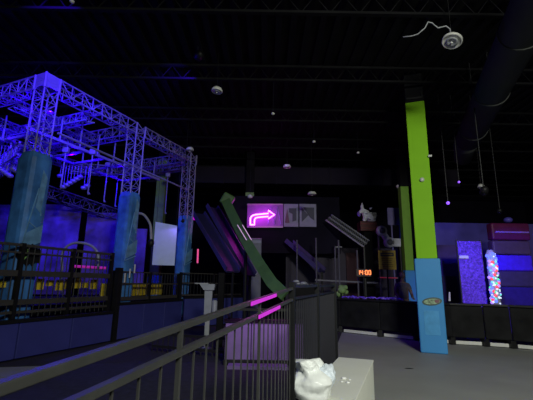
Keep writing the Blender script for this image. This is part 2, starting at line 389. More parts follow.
def fence(a, b, zs, posts, zt, zb, label, thick=.045, sp=.125):
    a, b = V(a), V(b); L = (b-a).length; d = (b-a).normalized()
    t = thing('fence', label, 'fence', lerp(a, b, .5))
    for z, th in zs: MB().beam((a.x, a.y, z), (b.x, b.y, z), .05, th).build('rail', m_fr, t)
    for k in range(posts+1):
        p = a+d*(L*k/posts); MB().box((p.x, p.y, zt/2+.02), (.075, .075, zt), math.atan2(d.y, d.x)).build('post', m_black, t)
        if k < posts:
            b_ = MB(); n = int(L/posts/sp)
            for j in range(1, n): q = p+d*(L/posts*j/n); b_.tube([(q.x, q.y, zb), (q.x, q.y, zt-.02)], .012, 5)
            b_.build('picket_panel', m_black, t)
m_fr = mat('brown_black_rail', (.05, .045, .04), .4)
off = V((-.24, .09, 0))
fence(A0+off, A1+off, [(2.02, .05), (1.88, .035), (1.50, .11), (.98, .10), (.80, .05)], 5, 2.04, .7, 'tall black picket fence with double top rail in front of the near padded leg')
fence(A1+off+u*.15, A2+off*.7, [(1.62, .03), (1.32, .04), (.95, .09)], 2, 1.62, .92, 'black picket fence on the wall below the white notice')
fence(A2+V((-.1, .15, 0)), A3+V((-.1, .15, 0)), [(1.66, .03), (1.35, .04), (.98, .05)], 2, 1.66, .95, 'black picket fence at the far end, behind the white hand dispenser')
# black post where the wall changes height
MB_ = MB().box((A1.x, A1.y, .85), (.13, .13, 1.7), math.atan2(u.y, u.x)); tag(MB_.build('fence_post', m_black), 'thick black post where the navy wall steps up', 'post')
# raised platform behind the fence with yellow boards
off2 = off*2.2
t = thing('kick_board', 'row of short yellow boards behind the tall black fence', 'board', lerp(A0, A1, .7)+off2)
for k in range(14):
    p, q = lerp(A0, A1, .42+k*.041)+off2, lerp(A0, A1, .42+(k+.72)*.041)+off2
    MB().beam((p.x, p.y, 1.28+.02*(k % 3)), (q.x, q.y, 1.28+.02*(k % 3)), .03, .22 if k % 4 else .12).build('yellow_board', m_yel, t)
t = thing('kick_board', 'bright yellow boards behind the fence below the white notice', 'board', lerp(A1, A2, .5)+off2)
for k in range(9):
    p, q = lerp(A1, A2, .02+k*.1)+off2, lerp(A1, A2, .02+(k+.84)*.1)+off2
    MB().beam((p.x, p.y, 1.16), (q.x, q.y, 1.16), .03, .32).build('yellow_board', m_yel, t)
# walkway deck of the course
tag(MB().prism([(0, 0), (9.2, 0), (9.2, 4.0), (0, 4.0)], A0+off*3+V((0, 0, .72)), u, v, .16).build('walkway_deck', m_black), 'dark raised walkway deck behind the black fence', 'deck')
# small white light glints on the fence, made as solid strips
for i, (px, py) in enumerate(((133, 275), (148, 271), (144, 280))):
    p = P(px, py, 9.6); p = p
    q = A1+off+u*(.45+.16*i)-v*(-.0); 
    tag(MB().beam(q+V((0, 0, 1.35+.12*i))+v*-.04, q+V((0, 0, 1.58+.12*i))+v*-.04, .03, .03).build('white_tag', m_disc), ['lowest white strap tied to the fence beside the thick black post', 'middle white strap tied to the fence below the notice', 'highest white strap tied to the fence below the notice'][i], 'strap', 'white straps on the fence')
# bent pipes
def arch(pts, Y, r, label, tip=None):
    q = [P(x, y, Y) for x, y in pts]; t = thing('bent_pipe', label, 'pipe', q[-1])
    cp = []
    for i in range(len(q)-1):
        a, b, c, d = q[max(i-1, 0)], q[i], q[i+1], q[min(i+2, len(q)-1)]
        for k in range(6):
            s = k/6; cp.append(.5*((2*b)+(c-a)*s+(2*a-5*b+4*c-d)*s*s+(3*b-a-3*c+d)*s**3))
    cp.append(q[-1]); MB().tube(cp, r, 8).build('pipe', m_grey, t, True)
    if tip: MB().sph(q[-1], .09, (1, 1, 1.3)).build('rubber_grip', m_black, t, True)
arch([(62, 300), (62, 268), (63, 252), (71, 244), (83, 243), (93, 247), (98, 255), (98, 270)], 9.6, .035, 'thin grey hoop pipe rising above the tall fence')
arch([(137, 213), (144, 215), (150, 224), (151, 234), (151, 243)], 10.4, .035, 'grey hooked pipe beside the second padded leg', True)
# white notice
c = P(165, 243.5, 11.4); ax = V((1, .18, 0)).normalized()
t = thing('notice_board', 'white notice with fine print, lit lilac, hanging between two padded legs', 'sign', c)
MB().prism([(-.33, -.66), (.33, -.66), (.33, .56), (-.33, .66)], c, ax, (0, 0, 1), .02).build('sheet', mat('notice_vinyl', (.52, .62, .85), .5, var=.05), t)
b = MB()
for dz, w2 in ((.46, .56), (.40, .56)): b.box(c+V((0, -.012, dz-.02)), (w2, .01, .03), math.atan2(ax.y, ax.x))
b.build('heading_print', m_ink, t); b = MB()
for k in range(13): b.box(c+ax*(-.02*(k % 3))+V((0, -.012, .27-k*.06)), (.46-.05*(k % 3), .008, .012), math.atan2(ax.y, ax.x))
b.build('text_print', mat('faint_ink', (.35, .38, .55), .6), t)
MB().prism([(-.04, 0), (.04, 0), (.0, .08)], c+V((-.12, -.015, -.56)), ax, (0, 0, 1), .01).build('logo_print', m_ink, t)
for s in (-1, 1): MB().tube([c+ax*.3*s+V((0, 0, .58)), c+ax*.3*s+V((0, 0, 3.2))], .006, 4).build('hanging_wire', m_black, t)
# blue-lit backdrop panels
for i, (x0, x1, z0, z1, Y) in enumerate([(-9.4, -8.0, .9, 3.9, 12.6), (-7.95, -6.55, .9, 4.0, 12.9), (-6.5, -5.3, .9, 3.8, 13.3), (-5.2, -4.45, .9, 3.3, 13.8)]):
    t = thing('backdrop_panel', ['tall violet-lit backdrop panel at the far left edge', 'violet-lit backdrop panel just right of the near padded leg', 'violet-lit backdrop panel left of the second padded leg', 'narrow violet-lit backdrop panel right of the second padded leg'][i], 'wall panel', ((x0+x1)/2, Y, 0), 'violet-lit backdrop panels')
    MB().box(((x0+x1)/2, Y, (z0+z1)/2), (x1-x0, .06, z1-z0), bev=.01).build('panel', mat('violet_backdrop', (.14, .08, .36), .7, var=.75, scale=1.4), t)
    MB().box(((x0+x1)/2, Y+.06, z1/2), (.08, .06, z1)).build('panel_post', m_black, t)
# ------------------------------------------------ LED strips
def strip(a, b, r, col, e, name, label, cat='light strip', power=0):
    d = (V(b)-V(a)); t = thing(name, label, cat, a)
    MB().tube([a, b], r, 8).build('glowing_tube', mat('glow_'+'_'.join(str(int(c*100)) for c in col)+'_%d' % int(e*10), col, .5, emit=e), t)
    n = (d.normalized().cross(V((0, 1, 0)))).normalized() if abs(d.normalized().y) < .9 else V((0, 0, 1))
    MB().beam(V(a)+V((0, .03, 0)), V(b)+V((0, .03, 0)), r*2.4, r*1.2).build('mounting_channel', m_black, t)
strip(P(70, 266, 10.3), P(106, 268, 10.6), .035, (.5, .02, .35), .45, 'light_strip', 'dim pink light strip seen through the tall black fence')
strip(P(192.5, 218, 13.5), P(199, 219.5, 13.5), .06, (.6, .0, .6), .8, 'light_strip', 'short magenta light strip right of the third padded leg')
strip(P(198, 249, 13.5), P(197.5, 263, 13.5), .03, (.9, .1, .3), .7, 'light_strip', 'upright pink-red light strip right of the third padded leg')
# ------------------------------------------------ neon sign row
Yn = 14.0; sc = Yn/370
t = thing('neon_sign', 'dark panel with a glowing magenta neon arrow bending to the right', 'neon sign', P(263, 227, Yn))
a, b = P(247, 227, Yn+.1), P(283, 204.5, Yn+.1)
MB().box(((a.x+b.x)/2, Yn+.05, (a.z+b.z)/2), (b.x-a.x, .06, b.z-a.z)).build('back_panel', mat('dark_violet_board', (.20, .015, .34), .5), t)
for (x0, y0, x1, y1) in ((247, 204.5, 283, 204.5), (247, 227, 283, 227)): MB().beam(P(x0, y0, Yn+.01), P(x1, y1, Yn+.01), .05, .05).build('edge_trim', mat('violet_trim', (.30, .12, .35), .4), t)
ar = [(108, 185), (108, 165), (109, 152), (114, 141), (125, 134), (140, 131), (170, 128), (204, 125), (204, 109), (237, 132), (204, 153), (204, 141), (170, 144), (148, 146), (137, 149), (131, 157), (130, 168), (130, 185), (108, 185)]
pts = [P(230+x/5.33, 190+y/5.33, Yn) for x, y in ar]
MB().tube(pts, .028, 8, False).build('neon_arrow', mat('neon_core', (1, .25, 1), .4, emit=5, ecol=(1., .17, 1.)), t)
zz = [P(268+k*3.2, (224 if k % 2 == 0 else 207), Yn) for k in range(5)]
MB().tube(zz, .016, 6).build('unlit_zigzag_tube', mat('neon_dim', (.25, .12, .6), .4, emit=.12), t)
nl = [point('neon_glow', P(258, 217, Yn-.25), 11, (1, .03, 1), .3), point('neon_glow', P(268, 214, Yn-.25), 11, (1, .05, 1), .3)]
for i, (x0, x1) in enumerate(((283.8, 298.3), (299.6, 316.2))):
    a, b = P(x0, 226.5, Yn), P(x1, 204, Yn); cx, cz = (a.x+b.x)/2, (a.z+b.z)/2; w_, h_ = b.x-a.x, b.z-a.z
    t = thing('framed_panel', ['white framed panel with dark squares, right beside the neon arrow', 'white framed panel with a dark diagonal bow shape, right end of the sign row'][i], 'sign', (cx, Yn, a.z))
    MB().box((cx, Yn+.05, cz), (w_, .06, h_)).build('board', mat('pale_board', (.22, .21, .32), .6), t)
    b_ = MB()
    if i == 0:
        b_.prism([(.05, -.25), (.2, -.2), (.2, .27), (-.08, .27), (-.08, .12), (.05, .05)], (cx, Yn, cz), (1, 0, 0), (0, 0, 1), .01)
        MB().prism([(-.24, -.3), (-.06, -.3), (-.15, .25)], (cx, Yn, cz), (1, 0, 0), (0, 0, 1), .01).build('brown_triangle', mat('umber', (.10, .035, .08), .6), t)
    else:
        b_.prism([(-.24, .27), (.02, .0), (-.24, -.27)], (cx, Yn, cz), (1, 0, 0), (0, 0, 1), .01)
        b_.prism([(-.18, .3), (.24, .3), (.24, -.2), (.1, -.1)], (cx, Yn-.001, cz), (1, 0, 0), (0, 0, 1), .01)
    b_.build('dark_shape', m_ink, t)
# backing wall of the sign row
tag(MB().box((P(280, 260, Yn).x, Yn+.14, 3.6), (4.6, .1, 2.2)).build('facade_board', m_wall), 'black facade board carrying the neon arrow and framed panels', 'wall panel')
# ------------------------------------------------ green slide tube, blue slides
sl = thing('slide', 'long narrow green slide dropping from upper left to the railing', 'slide', P(284, 296, 9.6))
p_ = [P(225, 199, 12.6), P(232, 214, 12.2), P(241, 232, 11.7), (P(251, 250, 11.1)), P(262, 268, 10.6), P(273, 284, 10.1), P(286, 296, 9.8)]
b = MB(); prev = None; ex = V((1, .15, .25)).normalized(); rings = []
for i, p in enumerate(p_):
    d = (p_[min(i+1, 6)]-p_[max(i-1, 0)]).normalized(); x = d.cross(V((0, -1, 0))).normalized(); y = d.cross(x)
    w_ = .155; rings.append([b.bm.verts.new(p+x*cx_*w_+y*cy_*w_) for cx_, cy_ in ((-1, -.6), (-1, .6), (-.8, .6), (-.5, -.1), (.5, -.1), (.8, .6), (1, .6), (1, -.6))])
for A, B in zip(rings, rings[1:]):
    for k in range(8): b.bm.faces.new((A[k], A[(k+1) % 8], B[(k+1) % 8], B[k]))
b.bm.faces.new(rings[0][::-1]); b.bm.faces.new(rings[-1])
b.build('chute', m_greend, sl)
MB().box(P(227.5, 200, 12.6), (.42, .3, .42), ry=.5, bev=.06).build('chute_head', m_greend, sl)
for dx in (-2.5, 2.5):
    MB().tube([P(240+dx, 225, 11.5), P(249+dx, 240, 11.1)], .012, 6).build('edge_light', mat('pink_edge', (.8, .5, .8), .3, emit=.5), sl)  # magenta reflections on the chute, put in as glowing lines
MB().tube([P(246, 245, 11.6), (P(246, 245, 11.6).x, 11.6, 0)], .05, 8).build('support_post', m_black, sl)
for i, (x0, y0, x1, y1, Y0, Y1, lab) in enumerate([(198, 214, 233, 272, 13.6, 11.8, 'dim blue slide leaning beside the green slide'), (212, 208, 250, 276, 13.8, 12.4, 'dim navy slide directly behind the green slide'), (289, 243, 322, 272, 13.9, 13.2, 'faint blue slide behind the thin poles')]):
    t = thing('slide', lab, 'slide', P(x1, y1, Y1))
    a, b = P(x0, y0, Y0), P(x1, y1, Y1)
    MB().beam(a, b, .5, .06).build('chute', mat('dim_blue_plastic', (.025, .022, .09), .5), t)
    xx = (b-a).normalized().cross(V((0, 0, 1))).normalized()
    for s in (-.26, .26): MB().beam(a+xx*s+V((0, 0, .08)), b+xx*s+V((0, 0, .08)), .03, .16).build('side_rail', mat('dim_lilac_plastic', (.05, .04, .13), .5), t)
    MB().tube([b, (b.x, b.y, 0)], .04, 6).build('support_post', m_black, t)
# grey locker/column behind slide
p = P(256, 242, 13.75)
t = thing('cabinet', 'dim lilac-grey cabinet standing behind the green slide', 'cabinet', (p.x, 13.75, 0))
MB().box((p.x, 13.75, 1.5), (.42, .4, 2.98), bev=.02).build('body', mat('lilac_grey', (.10, .10, .15), .5), t)
MB().box((p.x, 13.54, 2.85), (.40, .04, .1)).build('top_band', mat('lilac_light', (.2, .2, .28), .5), t)
MB().lathe([(.09, 0), (.09, .02)], (p.x, 13.53, 1.75), 16, Matrix.Rotation(PI/2, 3, 'X')).build('round_badge', mat('lilac_light', (.2, .2, .28), .5), t)
# ------------------------------------------------ middle play structure
t = thing('play_frame', 'thin dark pole scaffold of the far play structure', 'play structure', P(340, 300, 13))
m_pole = mat('grey_pole', (.09, .085, .12), .5)
for x, y0, y1 in ((297, 240, 302), (316, 238, 302), (335, 247, 302), (338.5, 240, 262), (357, 250, 302), (378, 226, 302)):
    a = P(x, y0, 13); MB().tube([a, (a.x, 13, 0)], .028 if x != 378 else .04, 8).build('pole', m_pole, t)
for x0, y0, x1, y1 in ((315, 280, 378, 283), (335, 247, 342, 247), (378, 278, 398, 278)):
    MB().beam(P(x0, y0, 13), P(x1, y1, 13), .04, .05).build('cross_bar', m_pole, t)
# dark backing booths
tag(MB().box((P(345, 260, 14.6).x, 14.9, 1.4), (4.6, .3, 2.8)).build('booth_wall', mat('dark_violet_wall', (.028, .02, .045), .7)), 'dark violet booth wall behind the pole scaffold', 'wall panel')
tag(MB().box((P(362, 260, 14.4).x, 14.69, 1.3), (1.1, .1, 2.6)).build('booth_panel', mat('dark_maroon', (.05, .01, .02), .7)), 'dark maroon panel behind the red digit display', 'wall panel')
# conveyor-like roller slide
t = thing('roller_slide', 'pale grey roller slide sloping down right below the creature figure', 'slide', P(365, 245, 13.0))
m_rol = mat('pale_rail', (.27, .27, .30), .5)
a0, a1 = P(326, 220, 13.6), P(364, 247, 12.6); wv = V((.28, .0, .42))
for s in (0, 1, 1.9):
    MB().beam(a0+V((.14*s, .15*s, .13*s)), a1+V((.14*s, .15*s, .13*s)), .04, .05).build('side_rail', m_rol, t)
for k in range(24):
    p = lerp(a0, a1, (k+.5)/24); MB().tube([p, p+V((.27, .28, .25))], .022, 6).build('roller', mat('roller_grey', (.11, .11, .13), .4), t)
for q in (a1,): MB().tube([q, (q.x, q.y, 0)], .04, 6).build('support_post', m_black, t)
# red plinth and creature figure
c = P(367, 227, 13.6)
t = thing('plinth', 'dark red box the pale creature sits on', 'plinth', (c.x, 13.6, 0))
MB().box((c.x, 13.6, c.z), (.62, .5, .36), bev=.02).build('box', mat('dark_red', (.07, .008, .012), .6), t)
for k in (-.08, .08): MB().box((c.x, 13.34, c.z+k), (.6, .02, .03)).build('red_band', mat('mid_red', (.16, .015, .02), .6), t)
MB().box((c.x, 13.65, c.z/2-.1), (.3, .3, c.z-.2)).build('pedestal', m_ceil, t)
def skin(name, edges_pts, radii, edges, mt, parent, sub=2):
    me = bpy.data.meshes.new(name); c0 = V(edges_pts[0])
    base = V((0, 0, 0)); q = parent
    while q is not None: base += q.location; q = q.parent
    me.from_pydata([V(p)-c0 for p in edges_pts], edges, []); me.materials.append(mt)
    o = bpy.data.objects.new(name, me); COL.objects.link(o); o.parent = parent; o.location = c0-base
    md = o.modifiers.new('skin', 'SKIN'); md.use_smooth_shade = True
    for i, r in enumerate(radii):
        r = r if isinstance(r, tuple) else (r, r); me.skin_vertices[0].data[i].radius = r
    me.skin_vertices[0].data[0].use_root = True
    o.modifiers.new('sub', 'SUBSURF').levels = sub; o.modifiers['sub'].render_levels = sub
    return o
def pc(x, y, dy=0): return P(x, y, 13.6+dy)
m_cr = mat('pale_figure', (.75, .75, .85), .6, var=.2, scale=9)
bz = c.z+.19
t = thing('creature_figure', 'pale pointed-eared crouching creature figure on the dark red box', 'figure', (c.x, 13.6, bz))
skin('body', [pc(370, 218), pc(367, 212), pc(362.5, 210, -.05), pc(359.5, 213, -.15), pc(364, 222, -.1), pc(374, 221), pc(376, 212, .05), pc(371, 222, -.15)],
     [.15, .13, .10, .05, .06, .1, .03, .08], [(0, 1), (1, 2), (2, 3), (1, 4), (0, 5), (5, 6), (0, 7)], m_cr, t)
for dy in (-.1, .06):
    b = MB(); q = pc(362.5+dy*3, 208.5, dy); b.tube([q, q+V((-.01, 0, .1)), q+V((.0, 0, .22))], [.06, .045, .006], 8).build('ear', m_cr, t, True)
MB().sph(pc(359, 214, -.1), .1, (.7, .7, 1.1)).build('violet_face', mat('violet_face', (.15, .08, .42), .5), t, True)  # purple shading on the head, put in as a violet lobe
for k, (x, y) in enumerate(((372.5, 214), (375, 217), (370, 209))):
    q = pc(x, y); MB().tube([q, q+V((.10, 0, .07))], [.05, .005], 6).build('spike', m_cr, t, True)
# jointed white arm
Yr = 12.75
t = thing('jointed_arm', 'grey-white jointed mechanical arm right of the roller slide', 'machine arm', P(389, 250, Yr))
j1, j2 = P(381.5, 231, Yr), P(389, 242.5, Yr)
m_arm = mat('arm_grey', (.5, .5, .58), .5)
RX = Matrix.Rotation(PI/2, 3, 'X')
for q in (j1, j2):
    jj = MB().lathe([(.17, -.08), (.18, -.05), (.18, .06), (.15, .1)], q, 24, RX).build('joint', m_arm, t, True)
    MB().lathe([(.1, .1), (.1, .12), (.06, .13)], q, 20, RX).build('joint_cap', mat('arm_dark', (.09, .09, .12), .5), jj, True)
MB().beam(j1, j2, .16, .20, .03).build('link', m_arm, t)
e = P(400, 243, Yr); MB().beam(j2+V((.1, 0, 0)), e, .2, .28, .02).build('forearm', m_arm, t)
MB().tube([e, V((e.x, e.y, 0))], .04, 8).build('mounting_post', m_black, t)
# lilac window panels above
for i, (x0, x1) in enumerate(((388, 394.5), (396, 402.5))):
    a, b = P(x0, 226, 14.6), P(x1, 208, 14.6)
    tag(MB().box(((a.x+b.x)/2, 14.6, b.z-.35), (b.x-a.x, .04, .7)).box(((a.x+b.x)/2, 14.63, b.z/2), (.05, .03, b.z-.02)).build('lilac_panel', mat('lilac_panel', (.12, .10, .28), .5)), ['left one of two dim lilac panels above the jointed arm', 'right one of two dim lilac panels, against the far green column'][i], 'wall panel', 'lilac panels above the jointed arm')
# digit display 14:00
Yd = 12.35
a, b = P(356.5, 276.5, Yd), P(371.5, 269, Yd)
t = thing('digit_display', 'small glowing orange-red digital time display below the roller slide', 'display', ((a.x+b.x)/2, Yd, a.z))
MB().box(((a.x+b.x)/2, Yd+.04, (a.z+b.z)/2), (b.x-a.x, .06, b.z-a.z), bev=.01).build('case', mat('display_case', (.03, .006, .006), .4), t)
MB().tube([((a.x+b.x)/2, Yd+.06, 0), ((a.x+b.x)/2, Yd+.06, a.z)], .03, 8).build('stand', m_black, t)
SEG = {'1': 'bc', '4': 'fgbc', '0': 'abcdef'}
hx, hz = .062, .066; cx = P(358.6, 272, Yd).x; zc = P(360, 272.4, Yd).z
m_led = mat('led_red', (1, .30, .12), .5, emit=2.2, ecol=(1, .20, .05))
for i, chx in enumerate('14:00'):
    ox = cx+[0, .10, .185, .255, .365][i]; b_ = MB()
    if chx == ':':
        for z in (-.03, .03): b_.box((ox, Yd, zc+z), (.015, .012, .015))
    else:
        pos = {'a': (0, hz, 1), 'g': (0, 0, 1), 'd': (0, -hz, 1), 'f': (-hx/2, hz/2, 0), 'b': (hx/2, hz/2, 0), 'e': (-hx/2, -hz/2, 0), 'c': (hx/2, -hz/2, 0)}
        for s_ in SEG[chx]:
            x, z, hor = pos[s_]; b_.box((ox+x, Yd, zc+z), (hx, .012, .02) if hor else (.02, .012, hz))
    b_.build('digit' if chx != ':' else 'colon', m_led, t)
# yellow notice
a, b = P(378.8, 269.5, 12.7), P(395.3, 250.5, 12.7); cx, cz = (a.x+b.x)/2, (a.z+b.z)/2
t = thing('caution_sign', 'dull yellow warning sign with dark heading, left of the columns', 'sign', (cx, 12.7, a.z))
MB().box((cx, 12.7, cz), (b.x-a.x, .03, b.z-a.z), bev=.01).build('board', mat('ochre', (.42, .29, .04), .6, var=.15), t)
MB().box((cx, 12.68, b.z-.14), (.46, .01, .12)).build('heading_band', m_ink, t)
MB().box((cx, 12.672, b.z-.14), (.36, .01, .035)).build('heading_text', mat('ochre', (.42, .29, .04), .6), t)
b_ = MB()
for k in range(5): b_.box((cx-.01*(k % 2), 12.68, b.z-.28-k*.065), (.4-.05*(k % 3), .008, .018))
b_.build('text_print', mat('brown_ink', (.12, .08, .02), .6), t)
MB().tube([(cx, 12.74, 0), (cx, 12.74, a.z+.3)], .025, 8).build('sign_post', m_black, t)
strip(P(380, 277.5, 12.8), P(397, 278, 12.8), .018, (.35, .03, .08), .25, 'light_strip', 'dim red strip under the yellow warning sign')
# ------------------------------------------------ black padded barrier
bp = [G(*q, 0) for q in ((322, 330.5), (340, 332.5), (380, 337), (417, 341), (453, 345), (487, 347), (514, 349), (541, 351.5), (575, 354.5), (612, 358))]
ba = thing('padded_barrier', 'low black padded barrier curving along the floor with white kick strip', 'barrier', bp[4])
for a, b in zip(bp, bp[1:]):
    d = (b-a).normalized(); n = V((-d.y, d.x, 0))
    if n.y < 0: n = -n
    a_, b__ = a-d*.0, b+d*.0
    ps = MB().beam(a_+n*.12+V((0, 0, .545)), b__+n*.12+V((0, 0, .545)), .16, .75, .03).build('pad_section', m_pad, ba)
    MB().beam(a+n*.12+V((0, 0, .95)), b+n*.12+V((0, 0, .95)), .26, .05, .01).build('cap', m_black, ba)
    MB().beam(a_+n*.1+d*.08+V((0, 0, .055)), b__+n*.1-d*.08+V((0, 0, .055)), .05, .08, .01).build('kick_strip', m_white, ba)
for a in bp: MB().box(a+V((0.02, .1, .09)), (.12, .2, .17), bev=.01).build('foot', m_black, ba)
# blue light reflections on the barrier top, modelled as a crumpled roll
b = MB(); k0, k1 = bp[1]+V((.1, .12, 1.0)), bp[3]+V((-.25, .12, 1.0))
pts = [lerp(k0, k1, k/40)+V((0, random.uniform(-.06, .05), random.uniform(0, .05))) for k in range(41)]
b.tube(pts, [random.uniform(.012, .045) for k in range(41)], 8)
tag(b.build('plastic_wrap', mat('blue_film', (.14, .07, .7), .25, var=.6, scale=7), smooth=True), 'crumpled blue-violet plastic wrap lying along the barrier top', 'plastic wrap')
# ------------------------------------------------ right-hand glowing things
a, b = P(457, 302, 10.6), P(485, 241, 10.6)
t = thing('net_panel', 'tall violet-blue textured panel with a white label, behind the barrier', 'panel', ((a.x+b.x)/2, 10.6, 0))
cx = (P(461, 303, 10.6).x+P(486, 303, 10.6).x)/2+.05; wp = .70; ht = b.z
bm = MB()
bm.box((cx, 10.62, ht/2), (wp, .04, ht-.02))
bm.build('sheet', mat('textured_blue_vinyl', (.17, .06, .80), .5, var=.6, scale=20, bump=.8, bscale=28), t)
for s in (-1, 1): MB().tube([(cx+s*wp/2, 10.62, 0), (cx+s*wp/2, 10.62, ht+.03)], .025, 8).build('edge_pole', m_black, t)
q = P(463, 257, 10.57); MB().box((q.x+.02, 10.57, q.z), (.26, .02, .08)).build('white_label', mat('label_glow', (.85, .85, 1), .4), t)
# light-filled column
a = P(496, 306, 10.3); zt = P(489, 250, 10.3).z; cx = P(495.6, 300, 10.3).x
t = thing('light_column', 'clear column full of red, green, blue and white bulbs', 'light column', (cx, 10.3, 0))
MB().lathe([(.24, 0), (.24, .7), (.19, .72), (.19, .0)], (cx, 10.3, 0), 24).build('base', m_black, t, True)
MB().lathe([(.12, .72), (.11, zt-.1), (.07, zt)], (cx, 10.3, 0), 24).build('core', mat('frosted_core', (.55, .55, .65), .4, emit=.05), t, True)
cols = [((1, .1, .12), .8), ((.1, 1, .35), .7), ((.1, .15, 1), 1.6), ((.8, .9, 1), .75), ((.45, .25, 1), 1.0), ((.2, .9, .7), .6)]
for k in range(110):
    z = .95+(zt-1.05)*k/109; an = -PI/2+random.uniform(-1.5, 1.4); col, e_ = cols[(k*5+k//3) % 6 if k % 3 else 3]
    if k > 92: col, e_ = cols[2 if k % 3 else 3]
    MB().sph((cx+(.125-.012*(z-1))*cos(an), 10.3+.125*sin(an), z), .022+.011*(k % 3), seg=8).build('bulb', mat('bulb_%d' % cols.index((col, e_)), col, .4, emit=e_), t, True)
point('column_glow', (cx-.3, 9.9, 1.9), 1.5, (.5, .4, 1), .1)
# banded soft tower
t = thing('banded_tower', 'big soft tower of stacked red, brown, blue and dark bands at right', 'soft play tower', (P(514, 300, 11.6).x, 11.6, 0))
bands = [((493, 529), 240, 223, (.12, .01, .08)), ((494, 530), 254.5, 240.5, (.10, .06, .10)), ((496, 532), 271, 255, (.10, .03, .9)), ((500, 560), 287, 271.5, (.07, .05, .12)), ((500, 560), 306, 287.5, (.04, .02, .22))]
for i, ((x0, x1), yb, yt, col) in enumerate(bands):
    a, b = P(x0, yb, 11.6), P(x1, yt, 11.6); z0 = a.z if i < 4 else .01
    MB().box(((a.x+b.x)/2, 11.75, (z0+b.z)/2), (b.x-a.x, .3, b.z-z0-.02), bev=.05).build('band', mat('band_vinyl_%d' % i, col, .45, var=.15), t)
q = P(507, 232, 11.55); MB().beam(V((P(495, 232, 11.6).x, 11.58, q.z)), V((P(528, 232, 11.6).x, 11.58, q.z)), .04, .05).build('piping', mat('violet_piping', (.3, .15, .6), .5), t)
MB().sph(P(508, 220, 11.8), .13, (1, 1, .7)).build('top_knob', mat('violet_knob', (.1, .08, .5), .5), t, True)
# dim lilac booth panel left of net panel
for i, (x0, x1, y0, y1, Y) in enumerate([(439, 455, 274, 245, 12.6), (438, 456, 300, 276, 12.4)]):
    a, b = P(x0, y0, Y), P(x1, y1, Y)
    tag(MB().box(((a.x+b.x)/2, Y, b.z/2), (b.x-a.x, .1, b.z-.02)).build('booth_panel', mat('dim_booth_%d' % i, ((.06, .03, .20), (.03, .02, .05))[i], .6)), ['dim lilac panel between the lime column and the violet panel', 'dark base panel between the lime column and the violet panel'][i], 'wall panel')
tag(MB().box((10.2, 15.5, 2.0), (7, .1, 3.98)).build('play_wall', mat('indigo_wall', (.10, .08, .30), .7, var=.5, scale=.7)), 'indigo-lit play wall far behind the right-hand barrier', 'wall panel')
tag(MB().tube([P(449.5, 301, 10.2), P(449.5, 292, 10.2)], [.03, .02], 8).build('white_bottle', m_disc), 'small white bottle behind the barrier beside the lime column', 'bottle')
# ------------------------------------------------ spotlights
def par(px, py, Y, tgt, power, label, col=UVB, ang=60, s=.1, glow=3):
    p = P(px, py, Y); d = (V(tgt)-p).normalized(); t = thing('spotlight', label, 'spotlight', p, 'violet spotlights')
    M = d.to_track_quat('Z', 'Y').to_matrix()
    MB().lathe([(s*.5, -s*2), (s*.9, -s*1.5), (s, 0), (s*.92, 0), (s*.85, -s*.3)], p, 16, M).build('can', m_black, t, True)
    MB().lathe([(s*.2, -s*.25), (s*.85, -s*.25), (s*.80, -s*.2), (s*.1, -s*.12)], p, 16, M).build('lens', mat('violet_lens_%d' % glow, (.25, .08, 1), .3, emit=glow*.5), t, True)
    MB().tube([p+V((0, 0, s)), (p.x, p.y, ZC)], .012, 6).build('hanger_rod', m_black, t)
    if power: spot('violet_beam', p+d*.02, tgt, power, col, ang)
par(459, 182, 9.4, V((0, 0, 1.4)), 0, 'higher of two tiny glowing violet spotlights right of the lime column', s=.035)
par(448, 203, 9.4, V((0, 0, 1.4)), 0, 'lower of two tiny glowing violet spotlights, close beside the lime column', s=.05)
par(484, 193, 7.9, P(475, 275, 10.6), 270, 'violet spotlight aimed at the textured panel', s=.09, ang=50)
par(500, 212, 9.6, P(515, 262, 11.6), 200, 'violet spotlight aimed at the banded tower', s=.06, ang=50)
# ------------------------------------------------ near railing
A0r, A1r = P(0, 388, .62), P(292, 288.5, 3.15)
B0r, B1r = P(0, 437, .62), P(292, 299.5, 3.15)
dr = (A1r-A0r).normalized(); nrr = V((dr.y, -dr.x, 0)).normalized()
A0r -= (A1r-A0r)*.02; B0r -= (B1r-B0r)*.02
rt = thing('railing', 'grey metal ramp railing with two handrails rising from the lower left', 'railing', V((A1r.x, A1r.y, 0)))
MB().beam(A0r, A1r, .028, .020, .004).build('top_rail', m_rail, rt)
MB().beam(B0r, B1r, .028, .018, .004).build('mid_rail', m_rail, rt)
L = (A1r-A0r).xy.length; n = 25
bal0 = None
for k in range(1, n):
    q = lerp(B0r, B1r, k/n)
    if k in (6, 15):
        MB().box((q.x, q.y, q.z/2+.03), (.013, .014, q.z+.09), math.atan2(dr.y, dr.x)).build('post', m_rail, rt); continue
    MB().box((q.x, q.y, q.z/2+.04), (.006, .006, q.z-.1), math.atan2(dr.y, dr.x)).build('baluster', m_rail, rt)
MB().beam((B0r.x, B0r.y, .09), (B1r.x, B1r.y, .09), .03, .03).build('bottom_rail', m_rail, rt)
C0, C1 = V((A1r.x, A1r.y, 1.375)), V((P(334, 286, 6.3).x, 6.3, 1.37))
pt = thing('railing', 'dark railing panel between the ramp railing and the floor, behind the plastic bag', 'railing', lerp(C0, C1, .5)*1)
pt.location.z = 0
for q, w_ in ((C0, .05), (C1, .075), (lerp(C0, C1, .42), .05)):
    MB().box((q.x, q.y, .71), (w_, w_, 1.40), math.atan2(C1.y-C0.y, C1.x-C0.x), bev=.004).build('post', m_black, pt)
m_rb2 = mat('dark_baluster', (.018, .017, .024), .5)
m_rb = mat('dark_rail', (.014, .013, .016), .4, var=.1)
MB().beam(C0, C1, .035, .03, .004).build('top_rail', m_rb, pt)
MB().beam(C0-V((0, 0, .10)), C1-V((0, 0, .10)), .03, .02).build('mid_rail', m_rb, pt)
